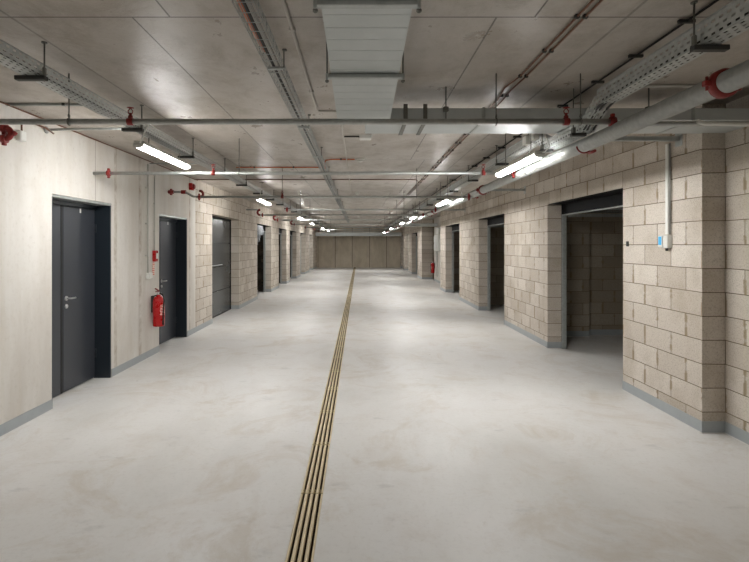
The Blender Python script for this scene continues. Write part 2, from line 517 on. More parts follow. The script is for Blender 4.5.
struct(mb, 'wall_partition', M['bay_shade'], label='block walls inside the left hand bays')

# skirting coat, 0.1 m high, with the pale sealant line along its foot
def skirt(name, runs, label):
    mb = MB(); ms = MB()
    for (x0, x1, y0, y1) in runs:
        mb.box(x0, x1, y0, y1, 0.006, 0.1)
        ex = 0.006
        ms.box(min(x0, x1) - ex, max(x0, x1) + ex, min(y0, y1) - ex, max(y0, y1) + ex, 0.0, 0.006)
    o = struct(mb, name, M['skirt'], label=label)
    ms.build('sealant_line', M['sealant'], o)
T = 0.006
runs = []
edges = [YB] + [v for a, b, *_ in L_OPEN + L_GAR for v in (a, b)] + [YE]
for i in range(0, len(edges), 2): runs.append((XL, XL + T, edges[i], edges[i + 1]))
for a, b in L_GAR: runs.append((XL, XL - WT, b, b - T)) if True else None
skirt('baseboard_left', runs, 'grey painted skirting band along the left wall')
runs = [(XN - T, XN, YB, 4.17 - T), (XR - T, XN, 4.17 - T, 4.17)]
edges = [4.17] + [v for a, b in R_GAR[:3] for v in (a, b)] + [AL0]
for i in range(0, len(edges), 2): runs.append((XR - T, XR, edges[i], edges[i + 1]))
edges = [AL1] + [v for a, b in R_GAR[3:] for v in (a, b)] + [YE]
for i in range(0, len(edges), 2): runs.append((XR - T, XR, edges[i], edges[i + 1]))
for a, b in R_GAR: runs.append((XR, XN + .02, b - T, b))
runs.append((XR, 3.42, AL1 - T, AL1)); runs.append((3.36 - T, 3.36, AL0, 21.9))
runs.append((4.02, 7.6, 8.7 - T, 8.7)); runs.append((XN + .03, 4.02, 8.55 - T, 8.55))
skirt('baseboard_right', runs, 'grey painted skirting band along the right wall')

# ------------------------------------------------------------------ dark steel personnel doors (left wall)
def steel_door(idx, y0, y1, h, label):
    o = thing('door_%d' % idx, (XL, (y0 + y1) / 2, 0), label, 'door'); o['kind'] = 'structure'
    del o['category']
    xp = -3.185
    f = MB()
    f.bbox(XL - .004, xp - .01, y1 - .022, y1, 0, h - .022)                # far lining
    f.bbox(XL - .004, xp - .01, y0, y0 + .022, 0, h - .022)                # near lining
    f.bbox(xp + .03, xp - .01, y0 + .02, y1 - .02, h - .075, h - .001)     # head
    f.build('door_frame', M['door_frame'], o)
    s = MB(); s.bbox(XL - .006, xp + .034, y0, y1, h - .03, h - .002)
    s.build('lintel_strip', M['galv'], o)['label'] = 'pale metal strip under the lintel'
    p = MB(); p.bbox(xp, xp - .05, y0 + .022, y0 + .462, .008, h - .075)
    p.build('fixed_panel', M['door'], o)
    k = MB(); k.bbox(xp + .004, xp - .04, y0 + .464, y0 + .492, .008, h - .075)
    k.build('rebate_strip', M['rubber'], o)
    l = MB(); l.bbox(xp + .008, xp - .045, y0 + .494, y1 - .024, .012, h - .075, .006)
    lf = l.build('door_leaf', M['door'], o)
    yh = y0 + .545
    g = MB()
    g.lathe((xp + .008, yh, 1.02), [(.026, 0), (.026, .008), (.022, .012)], 20, 'x')
    g.lathe((xp + .008, yh, .935), [(.024, 0), (.024, .008), (.020, .012)], 20, 'x')
    g.tube([(xp + .012, yh, 1.02), (xp + .055, yh, 1.02), (xp + .062, yh + .015, 1.02), (xp + .062, yh + .085, 1.02)], .010, 12)
    g.build('handle', M['steel_handle'], lf)['label'] = 'steel lever handle with key rose'
    b = MB()
    for z in (.25, h - .35): b.tube([(xp + .018, y1 - .03, z), (xp + .018, y1 - .03, z + .1)], .009, 10)
    b.build('hinge', M['door_frame'], lf)
    st = MB(); st.box(xp + .009, xp + .0095, y0 + .80, y0 + .83, h - .135, h - .085)
    st.build('sticker', M['white_plastic'], lf)['label'] = 'small white sticker high on the leaf'
    return o
steel_door(1, 4.77, 5.92, 2.10, 'near charcoal steel door in the concrete wall at the left')
steel_door(2, 7.33, 8.53, 2.07, 'second charcoal steel door beside the red fire extinguisher')

# closed sectional door
def sectional_closed(idx, y0, y1, label):
    o = thing('door_%d' % idx, (XL, (y0 + y1) / 2, 0), label, 'door'); o['kind'] = 'structure'; del o['category']
    xp = -3.196
    f = MB(); f.bbox(xp + .012, xp - .06, y0, y0 + .05, 0, GH); f.bbox(xp + .012, xp - .06, y1 - .05, y1, 0, GH)
    f.bbox(xp + .012, xp - .06, y0 + .05, y1 - .05, GH - .05, GH)
    f.build('door_frame', M['black_header'], o)
    z = .02; n = 4; hh = (GH - .05 - .02) / n
    for i in range(n):
        p = MB(); p.bbox(xp, xp - .04, y0 + .05, y1 - .05, z + i * hh + .003, z + (i + 1) * hh - .003, .008)
        p.build('door_section', M['sectional'], o)
    h = MB(); h.tube([(xp, y0 + .65, 1.15), (xp + .035, y0 + .65, 1.15), (xp + .04, y0 + .68, 1.15), (xp + .04, y0 + 1.32, 1.15), (xp + .035, y0 + 1.35, 1.15), (xp, y0 + 1.35, 1.15)], .009, 10)
    h.build('handle', M['steel_handle'], o)  # bright bar added in place of a highlight along a panel seam
    b = MB(); b.box(xp + .006, xp - .04, y0 + .05, y1 - .05, 0, .02)
    b.build('bottom_seal', M['rubber'], o)
sectional_closed(3, *L_GAR[0], 'closed grey sectional garage door between block piers on the left')

# open sectional doors: black header, galvanised tracks, leaf pushed up under the bay ceiling
def sectional_open(idx, side, y0, y1, label, xface):
    s = side
    o = thing('door_%d' % idx, (xface, (y0 + y1) / 2, 0), label, 'door'); o['kind'] = 'structure'; del o['category']
    x0 = xface + s * .0
    h = MB(); h.bbox(x0, x0 + s * .05, y0 - .06, y1 + .06, 2.08, GH + .12)
    h.bbox(x0 - s * .20, x0, y0 + .004, y1 - .004, GH - .012, GH - .001, .002)
    h.build('door_header', M['black_header'], o)
    for y, sg in ((y0, 1), (y1, -1)):
        p = MB(); p.bbox(x0, x0 + s * .05, y - sg * .06, y + sg * .030, 0, 2.08)
        p.build('door_jamb', M['black_header'], o)
        t = MB(); t.bbox(x0 - s * .012, x0 + s * .06, y + sg * .032, y + sg * .050, 0, 2.07)
        t.build('vertical_track', M['galv'], o)
        r = MB()
        ya, yb = y + sg * .052, y + sg * .072
        r.bbox(x0 + s * .07, x0 + s * 2.4, ya, yb, 2.03, 2.08)
        r.build('ceiling_track', M['galv'], o)
    rl = MB(); rl.tube([(x0 - s * .004, y0 + .05, 2.062), (x0 - s * .004, y1 - .05, 2.062)], .011, 10)
    rl.build('header_rail', M['galv'], o)['label'] = 'galvanised rail under the black header'
    for i in range(4):
        p = MB(); p.bbox(x0 + s * (.12 + i * .53), x0 + s * (.64 + i * .53), y0 + .075, y1 - .075, 2.09, 2.13, .008)
        p.build('door_section', M['sectional'], o)
k = 4
left_names = ['second garage opening on the left, with film under its header', 'third garage opening on the left, dark inside',
              'fourth garage opening on the left, dark inside', 'fifth garage opening on the left, dark inside',
              'garage opening on the left nearest the far wall']
for (a, b), nm in zip(L_GAR[1:], left_names):
    sectional_open(k, -1, a, b, nm, XL - WT); k += 1
right_names = ['wide open garage bay beside the near right pillar', 'second open garage bay on the right',
               'third open garage bay on the right, before the recess', 'garage bay on the right just past the recess with extinguisher',
               'garage bay on the right next to last before the far wall', 'garage bay on the right nearest the far wall']
for (a, b), nm in zip(R_GAR, right_names):
    sectional_open(k, 1, a, b, nm, XN + .02); k += 1

# ------------------------------------------------------------------ floor drain
GL = 0.77
mb = MB()
mb.box(GX0 + .001, GX1 - .001, YB, YE - .02, -0.12, -0.1)
mb.box(GX0 + .001, GX0 + .006, YB, YE - .02, -0.12, -.032); mb.box(GX1 - .006, GX1 - .001, YB, YE - .02, -0.12, -.032)
struct(mb, 'trim_1', M['gutter'], label='dark drainage channel sunk in the floor')
mb = MB()
gx0, gx1 = GX0 + .0015, GX1 - .0015
w = gx1 - gx0; gap = .0165; bw = .0175; edge = (w - 4 * gap - 3 * bw) / 2
y0 = 0
for i in range(5):
    xa = gx0 if i == 0 else gx0 + edge + gap + (i - 1) * (bw + gap)
    xb = xa + (edge if i in (0, 4) else bw)
    mb.bbox(xa, xb, 0.005, GL - .005, -.03, 0.0015, .0015)
for yy in (.05,):
    mb.box(gx0, gx1, yy, yy + .008, -.028, -.018)
for xa in [gx0 + edge + k * (bw + gap) for k in range(4)]:
    mb.box(xa, xa + gap, .045, .049, -.006, -.0005)
ystart = 3.156 - 2 * GL
g0 = mb.solo('drain_grate', M['brass_bar'], 'narrow tan slotted grate, one of the line of drain grates in the floor', 'drain grate', 'drain grates in the floor channel', origin=(0, 0, 0))
g0.location = (0, ystart, 0)
y = ystart + GL
while y + GL < YE - .02:
    c = g0.copy(); COL.objects.link(c); c.location = (0, y, 0); y += GL

# ------------------------------------------------------------------ ventilation ducts
# long duct over the aisle, dropping slightly away from the camera
o = thing('ventilation_duct', (0, 1.5, 2.7), 'flat grey sheet metal duct running along the ceiling centre', 'duct')
def zd(y): return 2.612 - (y - 2.12) * .0575
mb = MB()
dx0, dx1 = -.160, .228
ya, yb = .9, 3.66
vs = [(dx0, ya, zd(ya)), (dx1, ya, zd(ya)), (dx0, yb, zd(yb)), (dx1, yb, zd(yb)), (dx0, ya, zd(ya) + .14), (dx1, ya, zd(ya) + .14), (dx0, yb, zd(yb) + .14), (dx1, yb, zd(yb) + .14)]
mb.add(vs, [(0, 2, 3, 1), (4, 5, 7, 6), (0, 1, 5, 4), (2, 6, 7, 3), (0, 4, 6, 2), (1, 3, 7, 5)])
mb.build('duct_body', M['duct'], o)
mb = MB()
y = ya + .1
while y < yb - .05:          # pressed stiffening beads
    mb.tube([(dx0 + .006, y, zd(y) + .0005), (dx1 - .006, y, zd(y) + .0006)], .0018, 8)
    y += .115
mb.build('stiffening_bead', M['duct'], o)
for yr in (1.38, 2.04, 2.79):
    mb = MB(); z = zd(yr)
    mb.bbox(dx0 - .028, dx1 + .028, yr - .018, yr + .018, z - .026, z - .004)
    mb.build('support_rail', M['galv'], o)
    for x in (dx0 - .022, dx1 + .022):
        mb = MB(); mb.tube([(x, yr, z - .05), (x, yr, CZ)], .005, 8); mb.lathe((x, yr, z - .046), [(.011, 0), (.011, .01)], 6)
        mb.build('hanger_rod', M['rod'], o)
        mb = MB(); mb.bbox(x - .007, x + .007, yr - .022, yr + .022, z - .038, z - .001)
        mb.build('rail_end_clamp', M['galv'], o)
# cross duct
o = thing('ventilation_duct', (1.5, 3.97, 2.55), 'flat grey duct crossing to the right wall behind the nearest pipe', 'duct')
YF, YR, ZB, ZT = 3.74, 4.19, 2.552, 2.645
mb = MB(); mb.bbox(.05, XN + .06, YF, YR, ZB, ZT, .003); mb.build('duct_body', M['duct'], o)
for x in (.95, 1.75, 2.55):
    mb = MB(); mb.bbox(x - .012, x + .012, YF - .007, YR + .007, ZB - .006, ZT + .006, .002); mb.build('duct_flange', M['galv'], o)
for x in (.355, .505):
    mb = MB()
    mb.bbox(x - .016, x + .016, YF - .010, YF - .004, ZB - .004, ZT + .03, .002)
    mb.bbox(x - .016, x + .016, YF - .010, YR + .01, ZB - .012, ZB - .006, .002)
    mb.bbox(x - .016, x + .016, YR + .004, YR + .010, ZB - .004, ZT + .03, .002)
    mb.build('strap', M['rod'], o)
for x in (.66, 2.2):
    mb = MB(); mb.tube([(x, YF - .02, ZB - .01), (x, YF - .02, CZ)], .005, 8); mb.bbox(x - .02, x + .02, YF - .03, YF, ZT - .03, ZT + .006)
    mb.build('hanger_rod', M['rod'], o)
# far cross duct and the one over the recess
mb = MB(); mb.bbox(-2.9, 2.85, 32.6, 33.1, 2.20, 2.44)
for x in (-2, -1, 0, 1, 2): mb.bbox(x - .015, x + .015, 32.585, 33.115, 2.185, 2.455); mb.tube([(x + .04, 32.85, 2.44), (x + .04, 32.85, CZ)], .008, 8)
mb.solo('ventilation_duct', M['duct'], 'grey green duct crossing the aisle just before the far wall', 'duct')
mb = MB(); mb.bbox(2.0, 3.34, 20.9, 21.35, 2.40, 2.52)
for x in (2.35, 2.95): mb.bbox(x - .015, x + .015, 20.885, 21.365, 2.385, 2.535)
mb.solo('ventilation_duct', M['duct'], 'short pale duct over the recess at the right', 'duct')

# ------------------------------------------------------------------ sprinkler pipework
MX, MZ, MR = 1.80, 2.397, 0.054
main = thing('sprinkler_main_pipe', (MX, 0, MZ), 'thick galvanised main pipe with red couplings along the right side', 'pipe')
mb = MB(); mb.tube([(MX, -1.0, MZ), (MX, 32.5, MZ)], MR, 28); mb.build('pipe', M['galv_pipe'], main)
def coupling_along(y):
    mb = MB()
    mb.tube([(MX, y - .024, MZ), (MX, y - .018, MZ), (MX, y + .018, MZ), (MX, y + .024, MZ)], [MR + .006, MR + .017, MR + .017, MR + .006], 24)
    mb.bbox(MX - MR - .045, MX - MR - .004, y - .016, y + .016, MZ - .014, MZ + .014)
    mb.bbox(MX + MR + .004, MX + MR + .045, y - .016, y + .016, MZ - .014, MZ + .014)
    c = mb.build('coupling', M['red_paint'], main)
    for sx in (-1, 1):
        mb = MB(); mb.tube([(MX + sx * (MR + .028), y, MZ - .034), (MX + sx * (MR + .028), y, MZ + .034)], .007, 8)
        mb.build('bolt', M['red_paint'], c); c['label'] = 'red grooved pipe coupling'
for y in (2.42, 7.12, 11.6, 16.2, 21.0, 26.0, 30.5): coupling_along(y)
for y in (3.92, 7.74, 12.6):                       # red cradles under the pipe
    mb = MB()
    mb.tube(arc((MX, y, MZ), (1, 0, 0), (0, 0, -1), MR + .006, .15, math.pi - .15, 12), .006, 8)
    mb.tube([(MX + .065, y - .05, MZ - .052), (MX + .065, y + .05, MZ - .052)], .012, 10)
    mb.build('cradle', M['red_paint'], main)
for y in (5.2, 8.62, 13.5, 18.5, 24.0, 29.0):
    mb = MB(); mb.tube([(MX, y, MZ + MR), (MX, y, CZ)], .006, 8)
    mb.tube(arc((MX, y, MZ), (1, 0, 0), (0, 0, 1), MR + .004, 0, 2 * math.pi, 24), .004, 6, False)
    mb.build('hanger', M['rod'], main)

def branch(Y, z, xl, xr, label, r=.021, couplings=(), rods=(), heads=(), tee=True, wall_stub=None):
    o = thing('sprinkler_branch_pipe', ((xl + xr) / 2, Y, z), label, 'pipe')
    mb = MB(); mb.tube([(xl, Y, z), (xr, Y, z)], r, 16)
    if tee: mb.tube([(MX, Y, z), (MX, Y, MZ + MR * .6)] if z - MZ > .03 else [(MX - MR - .02, Y, z), (MX, Y, z)], r, 14)
    mb.build('pipe', M['galv_pipe'], o)
    for x in couplings:
        mb = MB()
        mb.tube([(x - .022, Y, z), (x - .017, Y, z), (x + .017, Y, z), (x + .022, Y, z)], [r + .004, r + .013, r + .013, r + .004], 18)
        mb.bbox(x - .013, x + .013, Y - .012, Y + .012, z - r - .036, z - r - .004)
        mb.bbox(x - .013, x + .013, Y - .012, Y + .012, z + r + .004, z + r + .036)
        mb.tube([(x, Y - .022, z + r + .022), (x, Y + .022, z + r + .022)], .006, 8)
        mb.tube([(x, Y - .022, z - r - .022), (x, Y + .022, z - r - .022)], .006, 8)
        c = mb.build('coupling', M['red_paint'], o); c['label'] = 'red pipe coupling'
    for x in rods:
        mb = MB(); mb.tube([(x, Y, z + r), (x, Y, CZ)], .0045, 8)
        mb.tube(arc((x, Y, z), (0, 1, 0), (0, 0, 1), r + .004, 0, 2 * math.pi, 18), .0035, 6, False)
        mb.tube(arc((x, Y, z + r + .02), (0, 1, 0), (0, 0, 1), .012, 0, 2 * math.pi, 10), .003, 6, False)
        mb.build('hanger_rod', M['rod'], o)
    for x in heads:
        mb = MB()
        mb.tube([(x - .02, Y, z), (x + .02, Y, z)], r + .005, 14)
        mb.lathe((x, Y, z + r), [(.016, 0), (.016, .02), (.010, .024), (.010, .04)], 12)
        mb.tube([(x - .012, Y, z + r + .035), (x - .017, Y, z + r + .055), (x, Y, z + r + .075)], .0035, 6)
        mb.tube([(x + .012, Y, z + r + .035), (x + .017, Y, z + r + .055), (x, Y, z + r + .075)], .0035, 6)
        mb.lathe((x, Y, z + r + .073), [(.006, 0), (.024, .003), (.024, .005), (.004, .007)], 14)
        h = mb.build('sprinkler_head', M['red_paint'], o); h['label'] = 'red upright sprinkler head'
    return o
branch(3.43, 2.463, -3.0, 1.80, 'nearest and thickest sprinkler pipe crossing the whole picture', .0205,
       couplings=(1.775,), rods=(-2.03, .96, 1.55), heads=(-1.6, 1.45))
branch(5.52, 2.408, -2.99, MX, 'second crossing sprinkler pipe, starting above the near left door', .0195,
       couplings=(-2.82, 1.74), rods=(-1.35,), heads=(-1.64, 1.40))
b3 = branch(7.67, 2.352, -2.55, MX, 'third crossing sprinkler pipe, bent down by red fittings above the second door', .018,
       couplings=(-2.50, 1.72), rods=(-1.2, .9), heads=(-1.2,))
mb = MB(); mb.tube([(-2.99, 7.67, 2.43), (-2.72, 7.67, 2.43), (-2.60, 7.67, 2.36), (-2.55, 7.67, 2.352)], .018, 14); mb.build('offset_bend', M['galv_pipe'], b3)
mb = MB(); mb.tube([(-2.98, 7.67, 2.43), (-2.90, 7.67, 2.43)], .03, 16); mb.bbox(-2.955, -2.925, 7.65, 7.69, 2.38, 2.48)
mb.build('elbow', M['red_paint'], b3)
mb = MB(); mb.tube([(-2.78, 7.67, 2.43), (-2.71, 7.67, 2.43)], .03, 16); mb.build('coupling', M['red_paint'], b3)
mb = MB(); mb.tube(arc((-2.50, 7.70, 2.40), (1, 0, 0), (0, 0, 1), .05, -1.6, 1.7, 10), .02, 12); mb.build('elbow', M['red_paint'], b3)
labs = [(10.9, 2.385, -1.66, 'fourth crossing sprinkler pipe, with a free red end left of the aisle'),
        (13.0, 2.396, -2.62, 'fifth crossing sprinkler pipe, from a red elbow on the left'),
        (16.0, 2.42, -2.72, 'sixth crossing sprinkler pipe, from a small red elbow'),
        (19.2, 2.41, -2.6, 'seventh crossing sprinkler pipe, far down the aisle'),
        (22.4, 2.40, -2.5, 'eighth crossing sprinkler pipe, far down the aisle'),
        (25.6, 2.40, -2.4, 'ninth crossing sprinkler pipe, far down the aisle'),
        (28.6, 2.40, -2.4, 'last crossing sprinkler pipe before the far duct')]
for i, (Y, z, xl, lab) in enumerate(labs):
    b = branch(Y, z, xl, MX, lab, .019, couplings=(xl + .06, 1.70), rods=(-1.3, 1.0), heads=())
    if i in (1, 2, 3):
        mb = MB()
        mb.tube([(xl, Y, z)] + arc((xl, Y, z + .07), (-1, 0, 0), (0, 0, 1), .07, -math.pi / 2, math.pi / 2, 8)[1:] , .03, 14)
        mb.build('elbow', M['red_paint'], b)['label'] = 'red pipe elbow'
        mb = MB(); mb.tube([(xl, Y, z + .14), (xl - .08, Y, z + .14), (-2.99, Y, z + .14)], .019, 12); mb.build('wall_stub', M['galv_pipe'], b)

# red grooved elbow at the left edge
o = thing('pipe_elbow', (-2.95, 4.06, 2.52), 'red grooved valve elbow on the wall at the left edge', 'pipe fitting')
mb = MB(); mb.tube([(-2.99, 4.06, 2.57), (-2.93, 4.06, 2.57)] + arc((-2.93, 4.06, 2.525), (1, 0, 0), (0, 0, 1), .045, math.pi / 2, -math.pi / 2, 8) + [(-2.99, 4.06, 2.48)], .024, 14)
mb.build('elbow_body', M['red_paint'], o)
for z in (2.57, 2.48):
    mb = MB(); mb.tube([(-2.96, 4.06, z), (-2.92, 4.06, z)], .036, 16); mb.bbox(-2.955, -2.925, 4.045, 4.075, z - .055, z + .055)
    mb.build('coupling', M['red_paint'], o)
mb = MB(); mb.tube([(-2.90, 4.06, 2.525), (-2.85, 4.06, 2.525)], .014, 10); mb.lathe((-2.86, 4.06, 2.525), [(.024, 0), (.018, .014), (.004, .03)], 12, 'x')
mb.build('plug', M['red_paint'], o)

# wall brackets carrying the main on the right
for Y, lab in ((4.47, 'steel bracket arm above the near right pillar'), (8.62, 'steel bracket arm above the second right bay'), (13.5, 'steel bracket arm above the third right bay')):
    mb = MB(); mb.bbox(2.30, XR - .006, Y - .02, Y + .02, 2.548, 2.588, .003); mb.bbox(XR - .006, XR, Y - .05, Y + .05, 2.50, 2.64)
    mb.solo('bracket_arm', M['galv'], lab, 'bracket', 'bracket arms on the right wall')
# thin steel arm from the left wall to the tray
mb = MB(); mb.tube([(-2.99, 4.68, 2.70), (-2.15, 4.68, 2.715)], .012, 10); mb.lathe((-2.99, 4.68, 2.70), [(.035, 0), (.035, .008), (.02, .02)], 16, 'x')
mb.solo('bracket_arm', M['galv'], 'thin steel arm from the left wall towards the cable tray', 'bracket')

# ------------------------------------------------------------------ cable trays
def perf_tray(o, x0, x1, y0, y1, z0, z1, name='tray_channel', cz=None):
    t = .002
    def zc(y): return 0
    mb = MB()
    mb.box(x0, x1, y0, y1, z0, z0 + t); mb.box(x0, x0 + t, y0, y1, z0, z1); mb.box(x1 - t, x1, y0, y1, z0, z1)
    mb.build(name, M['perf'], o)
    mb = MB(); mb.tube([(x0 + .001, y0, z1), (x0 + .001, y1, z1)], .005, 6); mb.tube([(x1 - .001, y0, z1), (x1 - .001, y1, z1)], .005, 6)
    mb.build('rolled_edge', M['galv'], o)
def tray_bracket(o, xa, xb, y, z, xrod):
    mb = MB(); mb.bbox(xa, xb, y - .02, y + .02, z - .026, z - .001, .003); mb.build('bracket_arm', M['dark_steel'], o)
    mb = MB(); mb.tube([(xrod, y, z - .03), (xrod, y, CZ)], .0045, 8); mb.bbox(xrod - .008, xrod + .008, y - .012, y + .012, z, z + .05); mb.lathe((xrod, y, CZ - .006), [(.016, 0), (.016, .006)], 12)
    mb.build('hanger_rod', M['rod'], o)

lt = thing('cable_tray', (-1.93, 10, 2.6), 'perforated steel cable tray along the left side under the ceiling', 'cable tray')
perf_tray(lt, -1.985, -1.88, -1.0, 33.5, 2.60, 2.675)
y = 1.6
while y < 33: tray_bracket(lt, -2.03, -1.85, y, 2.60, -1.862); y += 1.3
rt = thing('cable_tray', (1.73, 2, 2.585), 'perforated cable tray at upper right that dips behind the nearest pipe', 'cable tray')
perf_tray(rt, 1.68, 1.785, -1.0, 3.46, 2.588, 2.693)
# the dipping piece and the low stretch under the duct
mb = MB()
def sheet(mb, P, Q, w0, w1, h):
    """tray piece from (y,z) P to Q"""
    t = .002
    for (xa, xb, za, zb) in ((w0, w1, 0, t), (w0, w0 + t, 0, h), (w1 - t, w1, 0, h)):
        vs = [(xa, P[0], P[1] + za), (xb, P[0], P[1] + za), (xa, Q[0], Q[1] + za), (xb, Q[0], Q[1] + za),
              (xa, P[0], P[1] + zb), (xb, P[0], P[1] + zb), (xa, Q[0], Q[1] + zb), (xb, Q[0], Q[1] + zb)]
        mb.add(vs, [(0, 2, 3, 1), (4, 5, 7, 6), (0, 1, 5, 4), (2, 6, 7, 3), (0, 4, 6, 2), (1, 3, 7, 5)])
sheet(mb, (3.46, 2.588), (3.72, 2.458), 1.682, 1.783, .09)
mb.build('dipping_piece', M['perf'], rt)
mb = MB(); sheet(mb, (3.72, 2.458), (4.42, 2.458), 1.68, 1.785, .09); mb.build('low_channel', M['perf'], rt)
mb = MB(); sheet(mb, (4.42, 2.458), (4.72, 2.585), 1.682, 1.783, .1); mb.build('rising_piece', M['perf'], rt)
perf_tray(rt, 1.68, 1.785, 4.72, 33.5, 2.588, 2.685, 'far_channel')
def low_bracket(y):
    mb = MB(); mb.bbox(1.625, 1.740, y - .02, y + .02, 2.434, 2.457, .003); mb.build('bracket_arm', M['dark_steel'], rt)
    mb = MB(); mb.tube([(1.645, y, 2.43), (1.645, y, CZ)], .0045, 8); mb.bbox(1.633, 1.657, y - .02, y + .02, 2.44, 2.50); mb.build('hanger_rod', M['rod'], rt)
for y in (.9, 2.42): tray_bracket(rt, 1.645, 1.82, y, 2.585, 1.655)
for y in (3.76, 4.40): tray_bracket(rt, 1.625, 1.80, y, 2.475, 1.645) if False else low_bracket(y)
y = 5.9
while y < 33: tray_bracket(rt, 1.645, 1.80, y, 2.585, 1.655); y += 1.5
# cables lying in the trays
def cable(pts, r, mat, label, group=None):
    mb = MB(); mb.tube(pts, r, 8); return mb.solo('cable', mat, label, 'cable', group)
for i, (x, dz, x2) in enumerate([(-1.966, 0, 0), (-1.942, 0, 0), (-1.918, 0, 0), (-1.895, 0, 0), (-1.955, .021, 0), (-1.931, .021, 0), (-1.906, .021, 0)]):
    cable([(x + .004 * math.sin(yy * 1.3), yy, 2.613 + dz) for yy in [k * 1.0 for k in range(-1, 34)]], .0105, M['black_cable'] if i != 1 else M['grey_cable'], 'power cable lying in the left cable tray', 'cables in the left tray')

for i, (x, dz) in enumerate([(1.697, 0), (1.721, 0), (1.745, 0), (1.768, 0), (1.709, .021), (1.733, .021), (1.757, .021)]):
    cable([(x, -.8, 2.601 + dz), (x, 3.38, 2.601 + dz), (x, 3.52, 2.57 + dz), (x, 3.70, 2.475 + dz), (x, 3.82, 2.471 + dz), (x, 4.38, 2.471 + dz), (x, 4.5, 2.50 + dz), (x, 4.74, 2.604 + dz)] + [(x, yy, 2.601 + dz) for yy in range(5, 34)],
          .0105, M['black_cable'] if i != 2 else M['grey_cable'], 'power cable lying in the right cable tray', 'cables in the right tray')

# wire basket tray with cables
bx0, bx1, bz = -.568, -.472, 2.69
wb = thing('wire_basket_tray', (-.52, 10, bz), 'narrow wire basket tray with cables running down the ceiling left of centre', 'cable tray')
mb = MB()
for x, z in ((bx0, bz + .05), (bx0, bz + .025), (bx0, bz), (-.536, bz), (-.504, bz), (bx1, bz), (bx1, bz + .025), (bx1, bz + .05)):
    mb.tube([(x, -.5, z), (x, 24.0, z)], .0025, 5)
mb.build('long_wires', M['galv'], wb)['kind'] = 'stuff'
mb = MB()
y = -.5
while y < 24:
    mb.tube([(bx0, y, bz + .05), (bx0, y, bz), (bx1, y, bz), (bx1, y, bz + .05)], .0025, 5); y += .1
mb.build('cross_wires', M['galv'], wb)['kind'] = 'stuff'
y = 1.5
while y < 23.5:
    mb = MB(); mb.bbox(bx0 + .01, bx1 + .02, y - .012, y + .012, bz - .016, bz - .004, .002); mb.build('bracket_arm', M['galv'], wb)
    mb = MB(); mb.tube([(bx1 + .012, y, bz - .02), (bx1 + .012, y, CZ)], .0035, 8); mb.bbox(bx1 + .002, bx1 + .03, y - .012, y + .012, CZ - .012, CZ - .001)
    mb.build('hanger_rod', M['rod'], wb); y += 1.5
def wav(x, z, i, y0, y1): return [(x + .005 * math.sin(k * .9 + i * 2), k, z) for k in [y0 + j * .5 for j in range(int((y1 - y0) / .5) + 1)]]
cable(wav(-.545, bz + .012, 0, -.5, 2.5) + [(-.54, 2.8, bz + .02)], .010, M['orange'], 'orange cable in the wire basket tray')
cable(wav(-.520, bz + .012, 1, -.5, 23.5), .009, M['black_cable'], 'black cable in the middle of the wire basket tray')
cable(wav(-.495, bz + .012, 2, -.5, 23.5), bz and .007, M['grey_cable'], 'grey cable in the wire basket tray')

# ------------------------------------------------------------------ conduits and cables fixed to the ceiling
def conduit(pts, r, mat, label, clips=(), clip_mat=None, cr=None):
    o = thing('conduit', Vector(pts[0]), label, 'conduit')
    mb = MB(); mb.tube(pts, r, 10); mb.build('conduit_tube', mat, o)
    for (x, y, z, dx, dy, dz) in clips:
        mb = MB(); mb.bbox(x - dx, x + dx, y - dy, y + dy, z - dz, z + dz, .002)
        mb.build('clip', clip_mat or M['dark_steel'], o)
    return o
zc = CZ - .012
def clipsx(x, ys, dx=.02): return [(x, y, CZ - .011, dx, .010, .0108) for y in ys]
def loopx(base, y): return base
pairA = []; pairB = []
conduit([(1.135, -.5, zc), (1.135, 3.45, zc), (1.10, 3.7, zc), (1.135, 4.0, zc), (1.135, 33, zc)], .006, M['brown'], 'inner brown conduit of the pair along the right of the ceiling',
        clipsx(1.135, [1.2 + .45 * i for i in range(20)], .012), M['dark_steel'])
conduit([(1.178, -.5, zc), (1.178, 3.45, zc), (1.165, 3.75, zc), (1.178, 4.0, zc), (1.178, 33, zc)], .006, M['brown'], 'outer brown conduit of the pair along the right of the ceiling',
        clipsx(1.178, [1.2 + .45 * i for i in range(20)], .012), M['dark_steel'])
conduit([(-2.985, 8.9, zc), (.95, 8.9, zc), (1.05, 8.95, zc), (1.09, 9.1, zc)], .008, M['brown'], 'thin brown conduit crossing the ceiling to the brown pair')
conduit([(1.745, -.5, CZ - .008), (1.745, 30, CZ - .008)], .0065, M['black_cable'], 'black conduit clipped along the ceiling above the right tray',
        [(1.745, y, CZ - .009, .045, .010, .0088) for y in (1.9, 2.61, 3.09, 3.58, 4.2, 4.8, 5.4, 6.0, 6.7, 7.4, 8.2, 9, 10)])
conduit([(-.368, -.5, zc), (-.368, 4.35, zc), (-.19, 4.36, zc), (-.172, 4.40, zc), (-.172, 11.1, zc)], .010, M['beige_conduit'], 'white conduit along the ceiling centre with one sideways jog',
        clipsx(-.368, (1.6, 2.7, 3.8), .016) + clipsx(-.172, (4.9, 6.2, 7.6, 9.0, 10.4), .014), M['beige_conduit'])
conduit([(-.17, 5.37, zc), (.02, 5.37, zc)], .008, M['dark_steel'], 'short dark conduit feeding the square white ceiling box')
conduit([(-1.88, 7.5, zc), (-.58, 7.5, zc)], .009, M['orange'], 'orange conduit on the ceiling from the left tray to the basket',
        [(x, 7.5, CZ - .011, .012, .014, .0108) for x in (-1.6, -1.0)])
